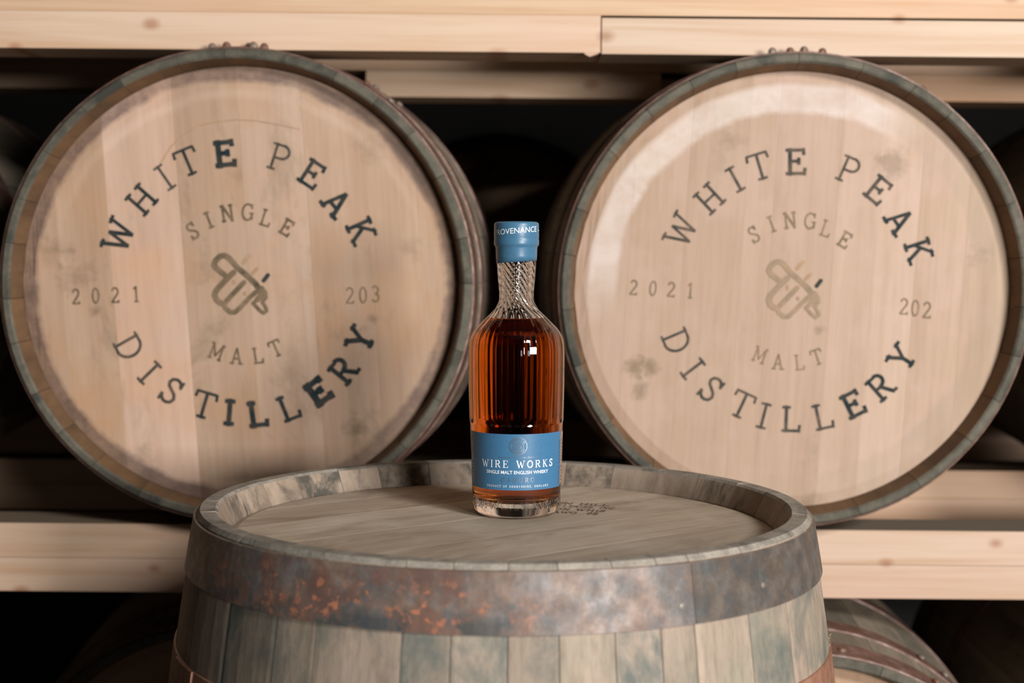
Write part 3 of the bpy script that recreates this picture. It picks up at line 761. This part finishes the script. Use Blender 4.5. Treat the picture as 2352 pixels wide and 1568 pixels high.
zs = [0.0, .03, .08, .15, .25, .4, .6, .8, 1.0, 1.5, 2.4, 3.5, 5, 6.5, 7.6, 8.1, 8.4, 8.6, 8.66, 8.72, 8.78, 8.84, 8.9, 9.5, 10.5, 11.5, 12.5, 13.5, 14.4, 15.0] + [15.0 + .12 * k for k in range(1, 85)] + [25.15]
zs = [z for z in zs if z <= 25.2]
def lathe(rings, seg, rfn, close=True):
    verts = []; faces = []
    for z in rings:
        for k in range(seg):
            t = 2 * PI * k / seg
            r = rfn(z, t); verts.append((r * math.sin(t), -r * math.cos(t), z))
    for i in range(len(rings) - 1):
        for k in range(seg):
            k2 = (k + 1) % seg
            faces.append((i * seg + k, i * seg + k2, (i + 1) * seg + k2, (i + 1) * seg + k))
    return verts, faces
SEG = 264
vo, fo = lathe(zs, SEG, bottle_r)
# inside wall: thick base, even wall, clear bore in the neck
PIN = [(1.25, 0.02), (1.28, 1.6), (1.4, 2.9), (1.7, 3.6), (2.3, 3.9), (5, 4.02), (8, 4.1), (12, 4.18), (15.2, 4.2), (16.3, 4.08), (17.2, 3.72), (18.2, 2.85), (18.8, 2.25), (19.4, 1.7), (20, 1.3), (21, 1.2), (25.15, 1.3)]
RI = lambda z, t=0: interp(PIN, z)
zi = [1.25, 1.26, 1.28, 1.33, 1.4, 1.5, 1.7, 2.0, 2.3, 3, 5, 8, 12, 14, 15.2] + [15.4 + .2 * k for k in range(0, 30)] + [22, 23, 24, 25.15]
vi, fi = lathe(zi, 132, RI)
off = len(vo)
verts = vo + vi
faces = fo + [tuple(off + a for a in f)[::-1] for f in fi]
# base outside: pushed-up punt
c0 = len(verts)
punt = [(3.2, .03), (2.6, .18), (1.8, .34), (.9, .42)]
for (r, z) in punt:
    for k in range(SEG):
        t = 2 * PI * k / SEG; verts.append((r * math.sin(t), -r * math.cos(t), z))
prev = 0
for i in range(len(punt)):
    cur = c0 + i * SEG
    for k in range(SEG):
        k2 = (k + 1) % SEG
        faces.append((prev + k2, prev + k, cur + k, cur + k2))
    prev = cur
faces.append(tuple(prev + k for k in range(SEG))[::-1])
# inner floor cap and lip
faces.append(tuple(off + k for k in range(132)))
lo_, li_ = (len(zs) - 1) * SEG, off + (len(zi) - 1) * 132
for k in range(132):
    k2 = (k + 1) % 132
    faces.append((lo_ + 2 * k, lo_ + 2 * k + 1, li_ + k)); faces.append((lo_ + 2 * k + 1, lo_ + (2 * k + 2) % SEG, li_ + k2, li_ + k))
gb = build('glass_body', verts, faces, M['glass'], bottle, smooth=True)
# spirit
zl = [1.23] + [z for z in zi if 1.28 <= z < 18.5] + [18.5]
vl, fl = lathe(zl, 132, lambda z, t: RI(max(z, 1.26)) + .015)
n_ = len(vl)
fl.append(tuple(range(132))[::-1]); fl.append(tuple(n_ - 132 + k for k in range(132)))
sp = build('spirit', vl, fl, M['spirit'], bottle, smooth=True)
for p in list(sp.data.polygons)[-2:]: p.use_smooth = False

# capsule over the stopper
capP = [(23.85, 1.92), (24.4, 1.95), (25.15, 1.97), (25.28, 2.0), (25.42, 2.12), (25.55, 2.14), (25.9, 2.14), (26.0, 2.11), (26.08, 2.11), (26.2, 2.135), (27.35, 2.12), (27.5, 2.08), (27.58, 1.98), (27.62, 1.8), (27.62, 0.0)]
seg = 96; verts = []; faces = []
capR = lambda z: interp([(a, b) for a, b in capP[:12]], z)
for i, (z, r) in enumerate(capP):
    for k in range(seg):
        t = 2 * PI * k / seg
        zz = z + (.13 * math.sin(t) if i == 0 else 0)
        verts.append((r * math.sin(t), -r * math.cos(t), zz))
for i in range(len(capP) - 1):
    for k in range(seg):
        k2 = (k + 1) % seg
        faces.append((i * seg + k, i * seg + k2, (i + 1) * seg + k2, (i + 1) * seg + k))
cap = build('capsule', verts, faces, M['blue_cap'], bottle, smooth=True)
sol = cap.modifiers.new('wall', 'SOLIDIFY'); sol.thickness = .05 * CM; sol.offset = -1

def cyl_map(rfn, z0, off_, th0=0.0, slope=0.0):
    def f(x, y, k=0):
        z = z0 + y + slope * x
        r = rfn(z) + off_ + k * .5
        t = th0 + x / r
        return (r * math.sin(t), -r * math.cos(t), z)
    return f
def font_obj(name, text, size, width, fn, mat, parent, ext=0.0, bold=0.0):
    vs, fs = font_polys(text, size, bold)
    x0 = min(v[0] for v in vs); x1 = max(v[0] for v in vs)
    k = width / (x1 - x0); xc = (x0 + x1) / 2
    if ext:
        n = len(vs)
        me_v = [fn((x - xc) * k, y) for x, y, z in vs]
        outer = []
        for (X, Y, Z) in me_v:
            r = math.hypot(X, Y); outer.append((X * (r + ext) / r, Y * (r + ext) / r, Z))
        ec = {}
        for f in fs:
            for i in range(len(f)):
                a, b = f[i], f[(i + 1) % len(f)]
                if (b, a) in ec: ec.pop((b, a))
                else: ec[(a, b)] = 1
        faces = [tuple(n + i for i in f) for f in fs] + [f[::-1] for f in fs] + [(a, b, n + b, n + a) for (a, b) in ec]
        return build(name, me_v + outer, faces, mat, parent)
    return build(name, [fn((x - xc) * k, y) for x, y, z in vs], fs, mat, parent)

font_obj('cap_lettering', 'PROVENANCE', .74, 4.75, cyl_map(lambda z: 2.13, 26.5, .012, math.radians(-3), .075), M['white'], cap)
font_obj('cap_lettering', '-', .80, .3, cyl_map(lambda z: 2.13, 26.62, .012, math.radians(75), .075), M['white'], cap)

# label
def label_patch(name, t0, t1, z0, z1, off_, mat, n=60):
    verts = []; faces = []
    zz = [z0 + (z1 - z0) * k / 6 for k in range(7)]
    for o_ in (off_ - .015, off_):
        for z in zz:
            for k in range(n + 1):
                t = math.radians(t0 + (t1 - t0) * k / n); r = R0(z) + o_
                verts.append((r * math.sin(t), -r * math.cos(t), z))
    N1 = n + 1; S = 7 * N1
    for i in range(6):
        for k in range(n):
            a = i * N1 + k
            faces.append((S + a, S + a + 1, S + a + N1 + 1, S + a + N1)); faces.append((a + N1, a + N1 + 1, a + 1, a))
    for k in range(n):
        faces.append((k, k + 1, S + k + 1, S + k)); a = 6 * N1 + k; faces.append((S + a, S + a + 1, a + 1, a))
    for i in range(6):
        a = i * N1; faces.append((a + N1, a, S + a, S + a + N1)); a += n; faces.append((a, a + N1, S + a + N1, S + a))
    return build(name, verts, faces, mat, parent=bottle, smooth=False)
ZB, ZT = 2.80, 8.02
lab = label_patch('label', -78, 71, ZB, ZT, .035, M['blue'], 80)
strip = label_patch('side_strip', 72, 86, ZB + .15, ZT - .1, .03, M['tan'], 8)
LZ = lambda py: 110.85 - 86.8 - 131.0 * math.tan(math.radians(3.22) + math.atan((py - 784) / 3267))   # height on the front of the bottle
mp = lambda z0, th=0.0, o_=.052: cyl_map(R0, z0, o_, th)
def label_line(name, text, h, px0, px1, py_base, wt, mat, thin=.55, serif=.45):
    # arc positions from the projected x
    x0 = math.asin(max(-.99, (px0 - 1187.5) / 24.15 / 4.33)) * 4.35; x1 = math.asin(min(.99, (px1 - 1187.5) / 24.15 / 4.33)) * 4.35
    buf = line_polys(text, h, x0, x1, wt, thin, serif)
    return polys_obj(name, buf, mp(LZ(py_base)), mat, lab)
label_line('title_lettering', 'WIRE WORKS', .67, 1111, 1268, 1075.3, .15, M['white'], .42, .34)
f = mp(LZ(1096)); font_obj('subtitle_lettering', 'SINGLE MALT ENGLISH WHISKY', .44, math.asin(69 / 24.15 / 4.33) * 4.35 * 2, cyl_map(R0, LZ(1089.6), .045, (1190 - 1187.5) / 24.15 / 4.3), M['white'], lab, bold=.006)
label_line('edition_lettering', 'CADURO', .42, 1153, 1227, 1108.5, .13, M['foil'], .7, .5)
label_line('origin_lettering', 'PRODUCT OF DERBYSHIRE, ENGLAND', .19, 1121, 1258, 1120.5, .13, M['white'], .8, .6)
f2 = font_obj('small_lettering', 'PROVENANCE RELEASE : FRENCH', .2, 3.65, cyl_map(R0, LZ(1053.5), .045, 3 / 24.15 / 4.3), M['foil'], lab)
# seal
SC = (.15, LZ(1025.6))
def seal_ring(buf, r, w_, n=40):
    for k in range(n):
        a0, a1 = 2 * PI * k / n, 2 * PI * (k + 1) / n
        buf.append([(math.cos(a) * q, math.sin(a) * q) for a, q in ((a0, r - w_), (a1, r - w_), (a1, r + w_), (a0, r + w_))])
buf = []
seal_ring(buf, .82, .028); seal_ring(buf, .48, .025)
for txt, a0, a1, up in (('WHITE PEAK', -62, 62, True), ('DISTILLERY', 240, 120, False)):
    for i, ch in enumerate(txt):
        a = a0 + (a1 - a0) * i / (len(txt) - 1)
        u, v_ = .65 * math.sin(math.radians(a)), .65 * math.cos(math.radians(a))
        put_letter(buf, ch, u, v_, .17, a if up else a + 180, .2)
for (wd, pts) in LOGO + LOGO_DARK + LOGO_PALE[:2]:
    stroke_path(buf, [((x - 930) / 1500, -(y - 760) / 1500) for x, y in pts], wd / 1600)
polys_obj('seal', buf, cyl_map(R0, SC[1], .045, SC[0] / 4.3), M['foil'], lab)
# edge texts of the label, running up the bottle
def side_text(text, th, z0, z1, h, mat, parent, flip=False):
    buf = line_polys(text, h, 0, z1 - z0, .2, .9, .8)
    def fn(x, y, k=0):
        z = z0 + x if not flip else z1 - x
        r = R0(z) + .045 + k * .5; t = math.radians(th) + (-(y) / r if not flip else y / r)
        return (r * math.sin(t), -r * math.cos(t), z)
    o = polys_obj('edge_lettering', buf, fn, mat, parent)
    return o
side_text('HEART OF ENGLAND', -69, 3.1, 7.0, .22, M['white'], lab)
side_text('DERBYSHIRE ENGLAND', 66, 3.1, 7.2, .16, M['darkblue'], lab, True)
side_text('ENGLISH WHISKY', 76, 2.9, 7.2, .22, M['darkprint'], strip, True)
# raised glass lettering round the foot
font_obj('raised_lettering', 'WIRE WORKS WHISKY', 1.05, 11.6, cyl_map(R0, .98, -.02), M['glass'], bottle, ext=.14, bold=.022)
